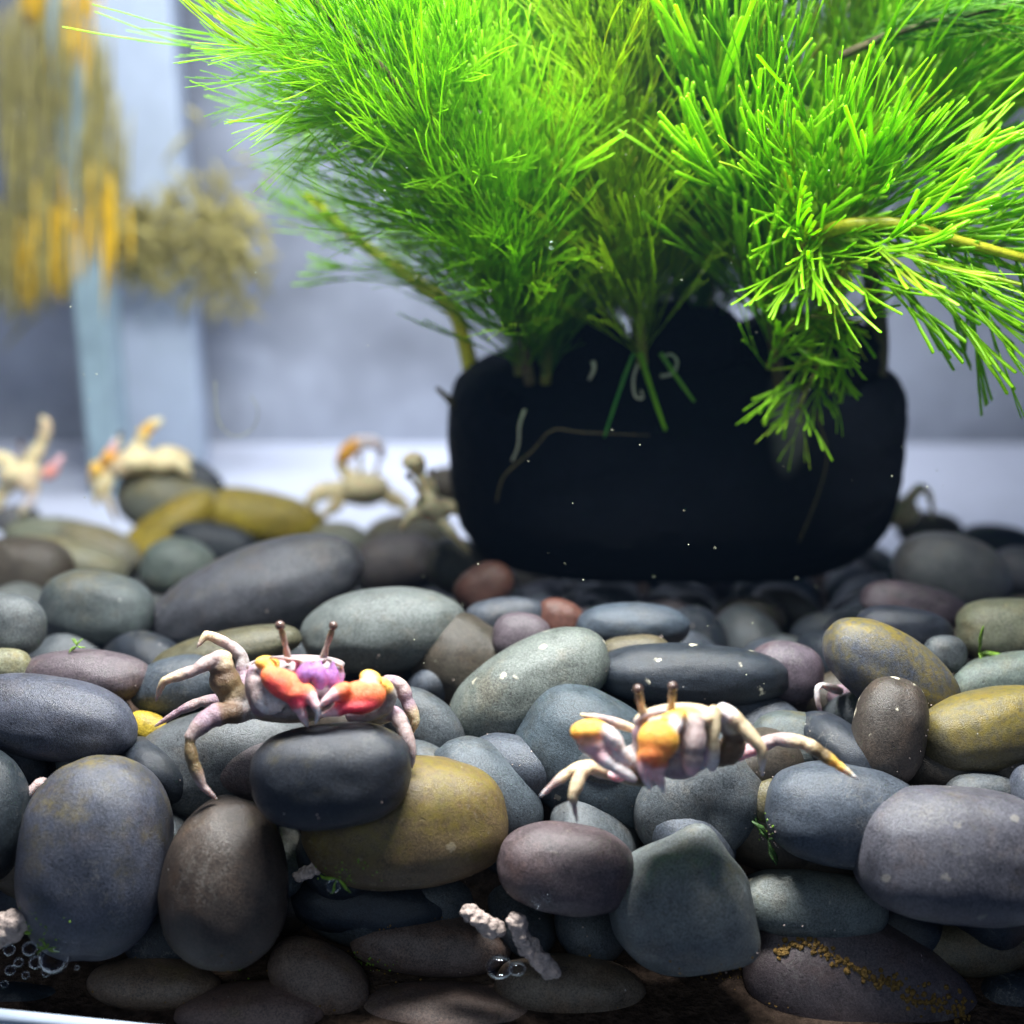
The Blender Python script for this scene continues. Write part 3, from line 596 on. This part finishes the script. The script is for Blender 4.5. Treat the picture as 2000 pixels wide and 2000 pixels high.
crab('purple faced crab with two red orange claws crossed on the dark oval pebble', (575, 1404, Y1), (
  [ # legs
   [(490,1350,Y1+.04,16,MAU),(474,1320,Y1+.08,15,MAU),(474,1283,Y1+.10,13,GRY),(446,1258,Y1+.10,12,PAL),(403,1238,Y1+.08,9,CRE),(384,1266,Y1+.06,3,PAL)],
   [(480,1385,Y1,24,GRY),(445,1345,Y1+.0,30,OLV),(432,1310,Y1+.0,26,BRN),(440,1284,Y1+.01,16,CRE),(415,1287,Y1-.01,14,PAL),(384,1308,Y1-.03,13,PAL),(319,1330,Y1-.05,9,CRE),(303,1372,Y1-.05,3,PAL)],
   [(470,1380,Y1+.05,16,MAU),(434,1367,Y1+.06,14,MAU),(390,1371,Y1+.06,11,PAL),(350,1389,Y1+.05,9,MAU),(300,1420,Y1+.04,3,PAL)],
   [(485,1392,Y1-.02,18,GRY),(440,1392,Y1-.06,23,BRN),(410,1400,Y1-.08,22,MAU),(374,1434,Y1-.11,14,PAL),(369,1448,Y1-.12,10,OLV),(376,1488,Y1-.13,14,OLV),(396,1536,Y1-.14,9,PAL),(426,1563,Y1-.14,3,PAL)],
   [(700,1380,Y1+.04,14,MAU),(757,1328,Y1+.06,13,MAU),(785,1340,Y1+.06,15,PAL),(794,1367,Y1+.05,14,MAU),(811,1405,Y1+.03,12,CRE),(806,1435,Y1+.02,3,PAL)],
   [(690,1398,Y1,18,MAU),(735,1400,Y1-.02,19,GRY),(772,1390,Y1-.04,14,MAU),(785,1416,Y1-.07,16,PAL),(805,1465,Y1-.10,11,PAL),(805,1503,Y1-.11,3,WHT)],
   # arms of the claws
   [(505,1320,Y1-.04,20,PAL),(506,1352,Y1-.08,21,PAL),(520,1382,Y1-.11,16,WHT),(545,1385,Y1-.11,9,WHT)],
   [(690,1395,Y1-.04,20,MAU),(745,1385,Y1-.06,18,GRY),(765,1360,Y1-.06,14,GRY),(745,1335,Y1-.07,16,YEL)],
   # front rim and mouth ridges
   [(492,1296,Y1-.07,4,GRY),(530,1283,Y1-.11,4,GRY),(590,1290,Y1-.13,4,PAL),(640,1288,Y1-.11,4,GRY),(668,1302,Y1-.07,4,GRY)],
   [(487,1310,Y1-.05,7,MAU),(484,1345,Y1-.06,8,PAL),(500,1390,Y1-.05,8,MAU)],
   [(580,1297,Y1-.12,5,PUR),(578,1330,Y1-.13,6,MAU),(592,1370,Y1-.12,6,MAU)],
   [(668,1304,Y1-.06,6,MAU),(666,1335,Y1-.08,7,PUR),(650,1370,Y1-.08,6,MAU)],
  ], [
   (578,1299,Y1+.02,97,18,95,0,(.34,.30,.31)),(576,1334,Y1-.0,92,50,98,0,MAU),(572,1372,Y1+.0,86,36,70,0,GRY),(560,1392,Y1+.02,80,18,60,2,OLV),
   (594,1318,Y1-.135,15,26,14,10,PUR),(624,1322,Y1-.135,15,28,14,-4,PUR),(651,1325,Y1-.115,14,28,12,-6,PUR),(604,1360,Y1-.11,18,22,14,0,MAU),(636,1362,Y1-.11,18,20,14,0,MAU),
   (600,1288,Y1-.10,26,8,18,0,CRE)]),
 [([ [(548,1325,Y1-.13,24,ORG),(575,1348,Y1-.15,26,ORG),(588,1368,Y1-.16,19,RED)],
     [(576,1362,Y1-.16,18,RED),(588,1390,Y1-.17,12,PNK),(602,1422,Y1-.17,3,WHT)],
     [(600,1345,Y1-.15,14,ORG),(612,1368,Y1-.17,11,PNK),(623,1392,Y1-.18,7,WHT),(616,1416,Y1-.18,3,WHT)]],
   [(556,1338,Y1-.145,54,29,24,30,ORG),(560,1352,Y1-.155,42,18,20,32,RED),(522,1295,Y1-.10,26,15,18,4,YEL),(520,1312,Y1-.10,18,12,16,0,WHT)]),
  ([ [(672,1346,Y1-.15,18,ORG),(645,1362,Y1-.17,12,PNK),(622,1380,Y1-.18,3,WHT)],
     [(672,1383,Y1-.15,15,RED),(645,1393,Y1-.17,9,PNK),(619,1399,Y1-.18,3,WHT)]],
   [(704,1362,Y1-.13,52,34,28,-9,ORG),(694,1380,Y1-.15,44,13,20,-4,RED),(724,1326,Y1-.09,24,18,16,25,YEL),(722,1328,Y1-.105,15,12,12,35,PAL)])],
 [([(563,1290,Y1-.08,8,GRY),(558,1262,Y1-.09,6,PAL),(549,1228,Y1-.10,7,OLV)],(547,1222,Y1-.10,10)),
  ([(630,1292,Y1-.08,8,GRY),(638,1262,Y1-.09,6,GRY),(649,1230,Y1-.10,7,OLV)],(651,1222,Y1-.10,9))])
Y2 = 2.64
crab('cream and lavender crab with orange and white claws facing left', (1300, 1500, Y2), (
  [ [(1265,1440,Y2+.06,14,PAL),(1238,1424,Y2+.08,10,CRE),(1183,1405,Y2+.08,10,PAL),(1134,1396,Y2+.07,5,CRE)],
    [(1220,1500,Y2,20,CRE),(1183,1508,Y2+.02,17,PAL),(1146,1494,Y2+.02,13,CRE),(1110,1509,Y2-.0,12,CRE),(1078,1534,Y2-.02,8,PAL),(1051,1560,Y2-.03,3,WHT)],
    [(1200,1512,Y2+.0,16,CRE),(1152,1495,Y2-.01,12,CRE),(1134,1512,Y2-.03,14,CRE),(1119,1553,Y2-.06,12,CRE),(1121,1572,Y2-.06,7,PAL),(1128,1609,Y2-.07,3,GRY)],
    [(1375,1440,Y2-.0,18,PAL),(1394,1388,Y2-.02,14,CRE),(1394,1442,Y2-.05,13,CRE),(1391,1497,Y2-.05,13,WHT)],
    [(1370,1470,Y2+.03,24,OLV),(1425,1475,Y2+.02,24,BRN),(1437,1440,Y2+.02,24,BRN),(1412,1385,Y2+.0,16,WHT),(1446,1413,Y2-.02,16,CRE),(1488,1463,Y2-.05,12,CRE),(1489,1515,Y2-.06,3,WHT)],
    [(1390,1480,Y2+.05,18,OLV),(1457,1470,Y2+.06,14,PNK),(1515,1443,Y2+.06,14,PAL),(1571,1450,Y2+.04,14,CRE),(1602,1470,Y2+.03,14,OLV),(1632,1491,Y2+.02,11,YEL),(1677,1523,Y2,3,WHT)],
    [(1340,1400,Y2-.05,20,YEL),(1357,1420,Y2-.08,22,PAL),(1354,1470,Y2-.10,24,PAL),(1350,1502,Y2-.10,17,PNK)],
    [(1240,1408,Y2-.06,6,GRY),(1270,1396,Y2-.09,7,PAL),(1300,1388,Y2-.10,7,GRY)],
    [(1236,1425,Y2-.05,6,MAU),(1246,1452,Y2-.08,7,PAL),(1250,1480,Y2-.08,8,MAU)],
  ], [(1318,1402,Y2+.01,82,26,85,-6,CRE),(1310,1440,Y2+.01,76,48,72,-6,PAL),(1300,1480,Y2+.01,90,34,70,2,GRY),(1235,1512,Y2+.02,62,20,50,10,OLV),
      (1255,1432,Y2-.07,20,26,14,12,MAU),(1370,1448,Y2-.01,22,44,30,4,(.6,.35,.62)),(1325,1500,Y2-.02,40,22,40,0,MAU)]),
 [([ [(1190,1432,Y2-.09,17,WHT),(1212,1462,Y2-.10,13,WHT),(1232,1492,Y2-.11,5,WHT)],
     [(1165,1468,Y2-.09,20,PNK),(1198,1496,Y2-.11,15,WHT),(1238,1522,Y2-.12,9,WHT)]],
   [(1152,1428,Y2-.08,40,24,24,-4,AMB),(1160,1450,Y2-.085,36,28,22,20,PNK),(1196,1470,Y2-.07,24,30,10,-30,(.5,.48,.75)),(1205,1515,Y2-.05,20,12,16,10,PNK)]),
  ([ [(1262,1470,Y2-.12,20,AMB),(1256,1500,Y2-.14,13,PNK),(1270,1543,Y2-.15,5,WHT)],
     [(1290,1480,Y2-.12,18,ORG),(1286,1510,Y2-.14,12,PNK),(1295,1546,Y2-.15,6,WHT)]],
   [(1286,1446,Y2-.12,42,42,26,-30,AMB),(1278,1470,Y2-.13,34,28,24,-20,ORG),(1312,1405,Y2-.08,34,17,22,-32,YEL),(1320,1416,Y2-.10,16,14,12,0,WHT)])],
 [([(1260,1404,Y2-.06,9,OLV),(1252,1378,Y2-.07,8,CRE),(1247,1350,Y2-.08,8,OLV)],(1246,1346,Y2-.08,10)),
  ([(1308,1400,Y2-.05,9,OLV),(1312,1372,Y2-.06,8,CRE),(1314,1346,Y2-.07,8,OLV)],(1314,1341,Y2-.07,10))])
YB = bed_y(705, 985)
SAN = (.86, .76, .46); SND = (.66, .55, .30)
crab('blurred sandy crab raising an orange and white claw left of the pot', (710, 1000, YB), (
  [ [(680,965,YB,22,SAN),(640,955,YB,18,SAN),(612,968,YB-.05,16,SAN),(604,998,YB-.06,6,SAN)],
    [(660,985,YB-.05,14,SND),(640,1000,YB-.06,10,SAN),(625,1008,YB-.06,5,SAN)],
    [(760,970,YB,18,SND),(790,985,YB,12,SAN),(800,1005,YB-.03,5,SND)],
    [(690,935,YB,14,SAN),(668,915,YB,12,SAN),(664,900,YB,11,SAN)] ],
  [(712,952,YB,50,30,44,-4,SAN),(710,972,YB+.02,40,18,38,0,SND)]),
 [([[(668,895,YB-.02,14,AMB),(688,872,YB-.02,16,AMB),(715,862,YB-.02,14,WHT),(742,868,YB-.02,10,WHT),(748,895,YB-.02,5,WHT)]], [(684,880,YB-.02,24,14,16,-35,AMB)])],
 [([(705,925,YB-.05,5,SND),(703,905,YB-.05,5,SND),(703,895,YB-.05,5,SND)],(703,893,YB-.05,6)),
  ([(735,925,YB-.05,5,SND),(740,900,YB-.05,4,GRY),(743,880,YB-.05,4,GRY)],(743,878,YB-.05,5))], vox=.009, group='blurred crabs at the back')
YC = 4.6
crab('blurred dull sandy crab raising a round claw, close beside the pot', (840, 1050, YC), (
  [ [(825,1000,YC,16,SAN),(802,1008,YC-.04,9,SAN),(784,1034,YC-.06,5,SND)],
    [(850,1010,YC,14,SAN),(872,1028,YC-.05,11,SAN),(892,1052,YC-.1,8,SND),(918,1080,YC-.12,4,SND)],
    [(870,985,YC,14,SAN),(900,1000,YC-.03,10,SAN),(922,1030,YC-.05,6,PNK)],
    [(840,960,YC+.05,12,SAN),(818,925,YC+.05,12,SAN),(808,905,YC+.05,16,YEL)] ],
  [(845,990,YC,38,24,32,18,SAN),(850,1003,YC,28,18,30,20,SAN)]),
 [([[(808,900,YC+.05,16,SAN),(822,905,YC+.05,12,SAN),(826,925,YC+.05,5,SAN)]], [(808,902,YC+.05,24,20,18,0,SAN)])],
 [([(828,972,YC-.05,6,SAN),(812,948,YC-.06,5,SND),(802,934,YC-.06,5,SND)],(798,930,YC-.06,7)),
  ([(850,965,YC-.05,6,SAN),(846,940,YC-.05,5,SAN),(842,925,YC-.05,5,SND)],(842,920,YC-.05,6))], vox=.009, group='blurred crabs at the back')
YD = bed_y(300, 985) - .1
crab('blurred cream crab with a raised curved leg on the grey algae pebble', (270, 950, YD), (
  [ [(260,895,YD,18,SAN),(275,860,YD,14,SAN),(288,835,YD,12,YEL),(312,822,YD,9,SAN)],
    [(220,910,YD,16,SAN),(195,935,YD-.04,12,SAN),(188,985,YD-.06,6,SND)],
    [(215,920,YD-.03,14,SAN),(205,965,YD-.08,8,SND),(228,1020,YD-.1,4,BRN)],
    [(300,905,YD,22,SAN),(345,900,YD,16,SAN),(370,925,YD,8,SAN)],
    [(315,885,YD+.1,16,SAN),(355,890,YD+.1,14,SND),(385,920,YD+.1,6,SAN)] ],
  [(268,902,YD,46,26,40,-6,SAN),(238,912,YD-.03,26,22,26,0,CRE)]),
 [([[(215,890,YD-.05,14,AMB),(222,872,YD-.05,9,PNK),(226,855,YD-.05,4,WHT)]], [(213,893,YD-.05,20,14,16,-40,AMB)]),
  ([[(190,915,YD-.05,14,YEL),(180,930,YD-.05,10,CRE),(178,950,YD-.05,4,CRE)]], [(190,915,YD-.05,17,13,14,50,YEL)])],
 [([(230,880,YD-.05,5,SND),(233,862,YD-.05,5,SND),(236,850,YD-.05,5,SND)],(236,848,YD-.05,6))], vox=.010, group='blurred crabs at the back')
YE = bed_y(35, 1010)
crab('blurred pale crab with pink claw at the far left edge', (50, 985, YE), (
  [ [(60,900,YE,16,SAN),(82,865,YE,12,SAN),(92,830,YE,12,CRE),(82,815,YE,6,SAN)],
    [(30,930,YE,20,SAN),(5,960,YE,14,SAN),(-10,1000,YE,7,SAN)],
    [(60,935,YE-.04,18,CRE),(62,975,YE-.07,12,WHT),(40,1005,YE-.08,6,SAN)],
    [(20,900,YE,14,SAN),(-10,890,YE,12,SAN),(-30,930,YE,6,SAN)] ],
  [(40,925,YE,42,25,40,-8,SAN),(55,943,YE-.05,22,18,24,0,CRE)]),
 [([[(95,925,YE-.05,14,PNK),(112,905,YE-.05,10,PNK),(122,890,YE-.05,5,PNK)]], [(98,922,YE-.05,20,14,16,-40,(.95,.35,.25))])],
 [([(45,900,YE-.05,5,SND),(42,880,YE-.05,4,GRY),(40,868,YE-.05,4,GRY)],(40,866,YE-.05,6))], vox=.010, group='blurred crabs at the back')
# crabs of which only a limb shows
Y6 = 2.92
crab('small mauve crab hiding in the crevice left of the standing egg', (65, 1570, Y6), (
  [ [(60,1600,Y6+.05,14,MAU),(70,1560,Y6-.02,13,MAU),(84,1526,Y6-.06,11,PAL),(68,1536,Y6-.08,10,PAL),(45,1562,Y6-.10,7,WHT),(24,1587,Y6-.11,2,WHT)],
    [(60,1590,Y6+.02,12,MAU),(84,1560,Y6-.04,9,MAU),(88,1530,Y6-.05,8,PAL)] ],
  [(62,1590,Y6+.10,40,34,36,0,MAU)]), [([[(60,1600,Y6,12,PNK),(62,1620,Y6-.02,8,WHT),(58,1640,Y6-.02,3,WHT)]], [(60,1600,Y6,16,12,12,70,PNK)])], [], group='hiding crabs')
Y7 = 3.16
crab('hidden crab showing one white leg beside the diagonal blue pebble', (1600, 1380, Y7), (
  [ [(1640,1350,Y7+.06,10,PAL),(1604,1337,Y7-.02,6,WHT),(1595,1345,Y7-.04,6,WHT),(1597,1375,Y7-.05,6,PAL),(1602,1385,Y7-.05,5,MAU),(1606,1404,Y7-.06,2,WHT)] ],
  [(1650,1362,Y7+.12,36,26,30,0,MAU)]), [], [], group='hiding crabs')
Y8 = 2.86
crab('tiny hidden crab with an orange claw tip between the standing eggs', (360, 1670, Y8), (
  [ [(370,1672,Y8+.04,12,OLV),(345,1662,Y8-.02,9,PAL),(330,1658,Y8-.08,8,PAL)] ], [(385,1680,Y8+.05,30,24,26,0,OLV)]),
  [([[(334,1660,Y8-.08,8,PAL),(320,1668,Y8-.09,8,AMB),(310,1678,Y8-.09,3,AMB)]], [(322,1664,Y8-.085,13,8,8,-20,AMB)])], [], group='hiding crabs')
Y9 = 5.2
crab('hidden crab with one bent sandy leg at the right of the pot', (1800, 1010, Y9), (
  [ [(1770,985,Y9,14,SND),(1795,950,Y9,9,SAN),(1812,958,Y9,7,SAN),(1820,985,Y9,6,SND),(1822,1012,Y9,3,SND)] ], [(1755,1000,Y9+.05,40,30,36,0,SND)]), [], [], vox=.009, group='hiding crabs')

# ------------------------------------------------------------------ loose things
def pellet(label, pts, r):
    S = [Vector(q) for q in catmull([tuple(at(*p)) for p in pts], 10)]; rnd = random.Random(label); blobs = []
    V, F = [], []; vs, fs = ico(3)
    for i, p in enumerate(S):
        for k in range(7):
            d = Vector((rnd.gauss(0, 1), rnd.gauss(0, 1), rnd.gauss(0, 1))).normalized()
            q = p + d * r * rnd.uniform(.25, .62); rr = r * rnd.uniform(.34, .5); n0 = len(V)
            for v in vs: V.append(q + v * rr)
            for f in fs: F.append(tuple(n0 + j for j in f))
    so = bpy.data.objects.new('tmp', mesh_from(V, F, 'tmp')); C.objects.link(so)
    m = so.modifiers.new('r', 'REMESH'); m.mode = 'VOXEL'; m.voxel_size = r * .09
    m2 = so.modifiers.new('s', 'SMOOTH'); m2.iterations = 3
    me = bpy.data.meshes.new_from_object(so.evaluated_get(bpy.context.evaluated_depsgraph_get())); me.name = 'food_pellet'
    bpy.data.objects.remove(so); me.transform(Matrix.Translation(-S[0])); me.materials.clear()
    for p in me.polygons: p.use_smooth = True
    return tag(link('food_pellet', me, M_PELLET, loc=S[0]), label, 'food pellet', 'food pellets')
pellet('short beige food pellet lying on the long brown pebble', [(918,1782,2.64),(945,1802,2.64),(970,1815,2.64)], .028)
pellet('long bent beige food pellet standing against the brown grey pebble', [(1008,1798,2.62),(1022,1835,2.62),(1048,1868,2.61),(1080,1898,2.6)], .029)
pellet('pale pellet with a green end in the shade under the yellow brown pebble', [(582,1712,2.74),(600,1703,2.74),(622,1694,2.74)], .019)
pellet('chunky beige pellet at the left edge above the froth', [(-20,1830,2.62),(15,1812,2.62),(40,1800,2.62)], .042)
def bubble(px, py, Y, r, label, group=None, sq=1.0):
    p = at(px, py, Y); u = upx(p); vs, fs = ico(4)
    o = link('bubble', mesh_from([RT * (v.x * r * u) + UP * (v.y * r * u * sq) + FW * (v.z * r * u * .8) for v in vs], fs, 'bubble'), M_BUB, loc=p)
    tag(o, label, 'air bubble', group or 'air bubbles'); return o
bubble(976, 1890, 2.585, 27, 'large oval air bubble beside the long food pellet', sq=.9)
bubble(1010, 1893, 2.585, 18, 'faint bubble joined to the right of the large oval one', sq=.8)
bubble(651, 1731, 2.6, 14, 'round bubble clinging in front of the shadowed pebble')
for i, (x, y, r) in enumerate(((1042,1757,5),(1050,1763,6),(1062,1752,4),(1070,1758,5),(1072,1750,4),(1049,1771,6))):
    bubble(x, y, 2.58, r, 'tiny bubble of the cluster under the mauve oval pebble', 'bubble cluster under the mauve pebble')
for i, (x, y, r) in enumerate(((58,1853,15),(18,1855,12),(105,1873,30),(70,1880,14),(128,1835,6),(36,1880,10),(90,1900,9),(50,1905,8),(20,1895,11),(112,1850,9),(8,1922,8),(150,1890,5))):
    bubble(x, y, 2.57, r, 'bubble of the wet froth in the bottom left corner', 'froth bubbles in the bottom left corner')
bubble(1077, 478, 3.72, 10, 'single bright bubble before the middle plants')
bubble(1648, 478, 3.66, 14, 'clear bubble hanging under the yellow stem', sq=.85); bubble(1690, 490, 3.66, 16, 'clear bubble clinging below the yellow stem, to the right', sq=.8)
# green scraps of weed
M_WEEDD = simple('algae_dark', (.035, .08, .02), .5, .3, 60, .5, .5)
def scrap(label, px, py, Y, r, n, seed, mat=M_ALGAE):
    rnd = random.Random(seed); b = at(px, py, Y); V, F = [], []; u = upx(b)
    for i in range(n):
        a = rnd.uniform(0, 6.28); p = Vector((0, 0, 0)); pts = [p]; d = RT * math.cos(a) + UP * math.sin(a) + FW * rnd.uniform(-.3, .3)
        for j in range(4):
            p = p + d * (r * u * rnd.uniform(.15, .3)); d = (d + Vector((rnd.uniform(-.4, .4), rnd.uniform(-.4, .4), rnd.uniform(-.4, .4)))).normalized(); pts.append(p)
        tube(pts, [.03 * r * u, .07 * r * u, .09 * r * u, .07 * r * u, .03 * r * u], 6, .5, V, F)
    return tag(link('weed_scrap', mesh_from(V, F, 'weed_scrap'), mat, loc=b), label, 'weed scrap', 'loose scraps of weed')
scrap('green weed scrap lying over the bubbles at the left edge', 65, 1822, 2.6, 45, 5, 1)
scrap('bright green flake of weed floating in the froth', 92, 1853, 2.57, 26, 7, 2)
scrap('dark green weed scrap by the round bubble', 660, 1715, 2.68, 45, 5, 3)
scrap('green weed scrap on the pale olive pebble at the right', 1912, 1275, 3.28, 70, 4, 4)
scrap('fine green tuft of weed on top of the pinkish mauve pebble', 150, 1262, 3.2, 22, 6, 5)
scrap('green weed tangle in the gap under the blue grey pebble', 1500, 1640, 2.80, 60, 5, 6, M_WEEDD)
# crust on the bottom right pebble
def crust():
    V, F = [], []; vs, fs = ico(2); rnd = random.Random(4); b = at(1700, 1900, 2.5)
    line = catmull([(1520,1868),(1545,1845),(1590,1848),(1640,1880),(1690,1905),(1740,1925),(1800,1950),(1850,1960),(1890,1975)], 10)
    for (x, y) in line:
        for k in range(3):
            X, Yp = x + rnd.gauss(0, 7), y + rnd.gauss(0, 6 + (8 if x > 1750 else 0))
            d = ray(X, Yp); hit, loc, nr, _, ob, _ = scene.ray_cast(bpy.context.evaluated_depsgraph_get() if k == 99 else DG, CAMP + d * (2.56 / d.y), d)
            if not hit: continue
            s = rnd.uniform(2, 6) * upx(loc); q = len(V)
            for v in vs: V.append(loc - b + v * s * (1 + .4 * noise.noise(v * 2 + loc * 60)))
            for f in fs: F.append(tuple(q + i for i in f))
    o = link('crust', mesh_from(V, F, 'crust'), M_CRUST, loc=b); o["kind"] = 'stuff'
    o["label"] = 'crumbly ochre crust along the mauve brown pebble'; o["category"] = 'crust'
bpy.context.view_layer.update(); DG = bpy.context.evaluated_depsgraph_get()
crust()
def grit(name, label, mat, zones, smin, smax, seed):
    """crumbs lying on whatever surface is met inside the zones (px, py, spread x, spread y, count)"""
    V, F = [], []; vs, fs = ico(1); rnd = random.Random(seed); b = at(1000, 1800, 2.6)
    for (x, y, sx_, sy_, n_) in zones:
        for k in range(n_):
            d = ray(rnd.gauss(x, sx_), rnd.gauss(y, sy_))
            hit, loc, nr, _, ob, _ = scene.ray_cast(DG, CAMP + d * (2.545 / d.y), d)
            if not hit or ob is None or ob.name.split('.')[0] not in ('pebble', 'gravel_bed'): continue
            if nr.z < -.1: continue
            sz = rnd.uniform(smin, smax) * upx(loc); q = len(V)
            for v in vs: V.append(loc - b + v * sz * (1 + .5 * noise.noise(v * 2 + loc * 60)))
            for f in fs: F.append(tuple(q + i for i in f))
    o = link(name, mesh_from(V, F, name), mat, loc=b); o["kind"] = 'stuff'; o["label"] = label; o["category"] = 'grit'
grit('silt', 'brown silt crumbs settled on the lowest pebbles', M_CRUST, [(x, y, 70, 16, 70) for x, y in ((300,1905),(480,1955),(640,1880),(850,1815),(1100,1900),(880,1955),(1250,1925),(1480,1900),(1560,1965),(1800,1900),(150,1930))], .8, 3.2, 3)
grit('pale_grit', 'pale grit lodged on the pebbles and in their gaps', M_PELLET, [(1000,1500,500,220,260),(1790,1400,14,40,60),(1500,1600,12,50,40),(1560,1850,60,40,40),(1900,1730,60,20,20),(1340,1285,90,18,22)], .7, 2.6, 5)
grit('algae_crumbs', 'green algae crumbs on the lower pebbles', M_ALGAE, [(330,1905,50,12,90),(700,1880,40,14,60),(660,1700,40,14,50),(60,1815,30,16,60),(1500,1650,30,40,50)], .8, 3.0, 9)
# threads and roots
def thread(name, label, pts, r, mat, cat):
    W = [at(*p) for p in pts]; S = [Vector(q) for q in catmull([tuple(q) for q in W], 8)]
    V, F = tube(S, [r * (1 - .5 * i / len(S)) for i in range(len(S))], 6)
    return tag(link(name, mesh_from([v - W[0] for v in V], F, name), mat, loc=W[0]), label, cat, 'roots and threads on the pot')
thread('root', 'pale curled root hooking like a ring before the pot rim', [(1290,735,4.12),(1315,728,4.11),(1322,705,4.10),(1310,692,4.10),(1298,696,4.10)], .007, M_ROOT, 'root')
thread('root', 'short hanging pale root with a bend below the olive plant', [(1255,690,4.12),(1238,735,4.11),(1240,772,4.10),(1255,778,4.10),(1252,762,4.10)], .006, M_ROOT, 'root')
thread('root', 'short thick pale root stub left of the olive plant', [(1158,705,4.12),(1160,722,4.12),(1150,742,4.12)], .009, M_ROOT, 'root')
thread('root', 'long pale thread hanging down the left front of the pot', [(1025,800,4.13),(1015,830,4.12),(1012,870,4.12),(1000,900,4.12)], .006, M_ROOT, 'root')
thread('root', 'faint long thread winding across the front of the pot', [(970,980,4.13),(985,930,4.12),(1040,880,4.12),(1080,840,4.12),(1140,845,4.12),(1270,850,4.12)], .004, M_STEMB, 'root')
thread('root', 'thin dark root hanging from the low sprig down the pot', [(1590,800,4.12),(1615,880,4.12),(1600,960,4.12),(1560,1060,4.12)], .004, M_STEMB, 'root')
thread('loose_leaf', 'loose green leaf blade pointing down left before the pot', [(1238,690,4.08),(1215,750,4.06),(1180,855,4.04)], .008, M_LEAF['teal'], 'leaf')
thread('loose_leaf', 'loose green leaf blade pointing down before the pot centre', [(1250,690,4.08),(1275,770,4.06),(1300,842,4.04)], .011, M_LEAF['green'], 'leaf')
thread('loose_leaf', 'loose green leaf blade pointing down right before the pot', [(1290,690,4.08),(1320,735,4.06),(1356,785,4.04)], .009, M_LEAF['teal'], 'leaf')
thread('loop_thread', 'fine white looped thread floating in the water at the left', [(420,745,4.3),(424,810,4.3),(440,842,4.3),(465,852,4.3),(495,835,4.3),(504,800,4.3),(490,775,4.3)], .003, M_ROOT, 'thread')
# yellow plant seen blurred behind the tank
def strap(root, px, py0, py1, wd, Y, mat, name='leaf'):
    rnd = random.Random(px * 31 + int(py0)); V, F = [], []
    for k in range(26):
        o_ = rnd.gauss(0, .8) * wd; a0 = py0 + rnd.uniform(-.1, .35) * (py1 - py0); a1 = py1 - rnd.uniform(-.1, .35) * (py1 - py0)
        ph = rnd.uniform(0, 6); pts = []
        for i in range(6):
            t = i / 5
            pts.append(at(px + o_ + 5 * math.sin(ph + 3 * t), a0 + (a1 - a0) * t, Y + rnd.uniform(-.02, .02) + k * .012))
        rr = [max(.004, wd * .15 * math.sin(math.pi * (i + .4) / 5.8)) * upx(pts[i]) for i in range(6)]
        tube(pts, rr, 6, .5, V, F)
    link(name, mesh_from([v - root.location for v in V], F, name), mat, root)
YY = 7.7
yp = tag(empty('yellow_plant', at(150, 900, YY)), 'blurred yellow plant with long hanging leaves behind the tank', 'plant')
for (px, a, b, wd, m) in ((120,340,580,26,0),(192,320,600,28,0),(65,-40,60,18,0),(150,-40,40,22,0),(120,40,360,26,1),(185,60,340,20,1),(60,430,600,12,0),(20,-20,300,20,1),(15,400,620,18,1),(40,120,420,26,1),(160,150,480,26,1),(215,200,470,22,1),(90,250,520,24,1),(140,-40,200,26,0),(95,-40,260,30,1),(70,380,600,22,1)):
    strap(yp, px, a, b, wd, YY, (M_YLEAF, M_OLEAF)[m])
V, F = tube([at(150, -60, 8.4), at(150, 300, 8.4), at(150, 420, 8.4)], [.02, .02, .02], 8); link('stem', mesh_from([v - yp.location for v in V], F, 'stem'), M_OLEAF, yp)
def clump(label, px, py, a, b, Y, seed):
    rnd = random.Random(seed); P = at(px, py, Y); u = upx(P); V, F = [], []
    for i in range(260):
        d = Vector((rnd.gauss(0, .5), rnd.gauss(0, .4), rnd.gauss(0, .5))); p = Vector((d.x * a * u, d.y * .3, d.z * b * u))
        q = p + Vector((rnd.uniform(-1, 1), rnd.uniform(-1, 1), rnd.uniform(-1, 1))) * .26
        tube([p, (p + q) / 2 + Vector((0, 0, .02)), q], [.005, .020, .005], 5, .4, V, F)
    V2 = [v for v in V]
    return tag(link('moss_clump', mesh_from(V2, F, 'moss_clump'), M_OLEAF, loc=P), label, 'moss', 'blurred olive plants behind the tank')
clump('blurred olive moss clump at the right of the yellow leaves', 420, 480, 85, 130, 8.4, 1)
clump('darker blurred olive sprig between the pale panel and yellow leaf', 275, 470, 70, 50, 8.35, 2)
clump('blurred olive clump low at the far left edge', 55, 500, 70, 80, 8.5, 3)
# specks drifting in the water
def specks():
    rnd = random.Random(11); V, F = [], []; vs, fs = ico(1)
    for i in range(150):
        p = at(rnd.uniform(0, 2000), rnd.uniform(200, 1950), rnd.uniform(2.56, 3.6) if i % 2 else rnd.uniform(2.9, 3.7)); s = rnd.uniform(.6, 1.8) * upx(p) * (1.5 if rnd.random() < .05 else 1); q = len(V)
        if p.z < .12 and p.y > 2.6: continue
        for v in vs: V.append(p + v * s)
        for f in fs: F.append(tuple(q + k for k in f))
    o = link('drifting_specks', mesh_from(V, F, 'drifting_specks'), M_ROOT); o["kind"] = 'stuff'; o["label"] = 'tiny pale specks drifting in the water'; o["category"] = 'specks'
specks()
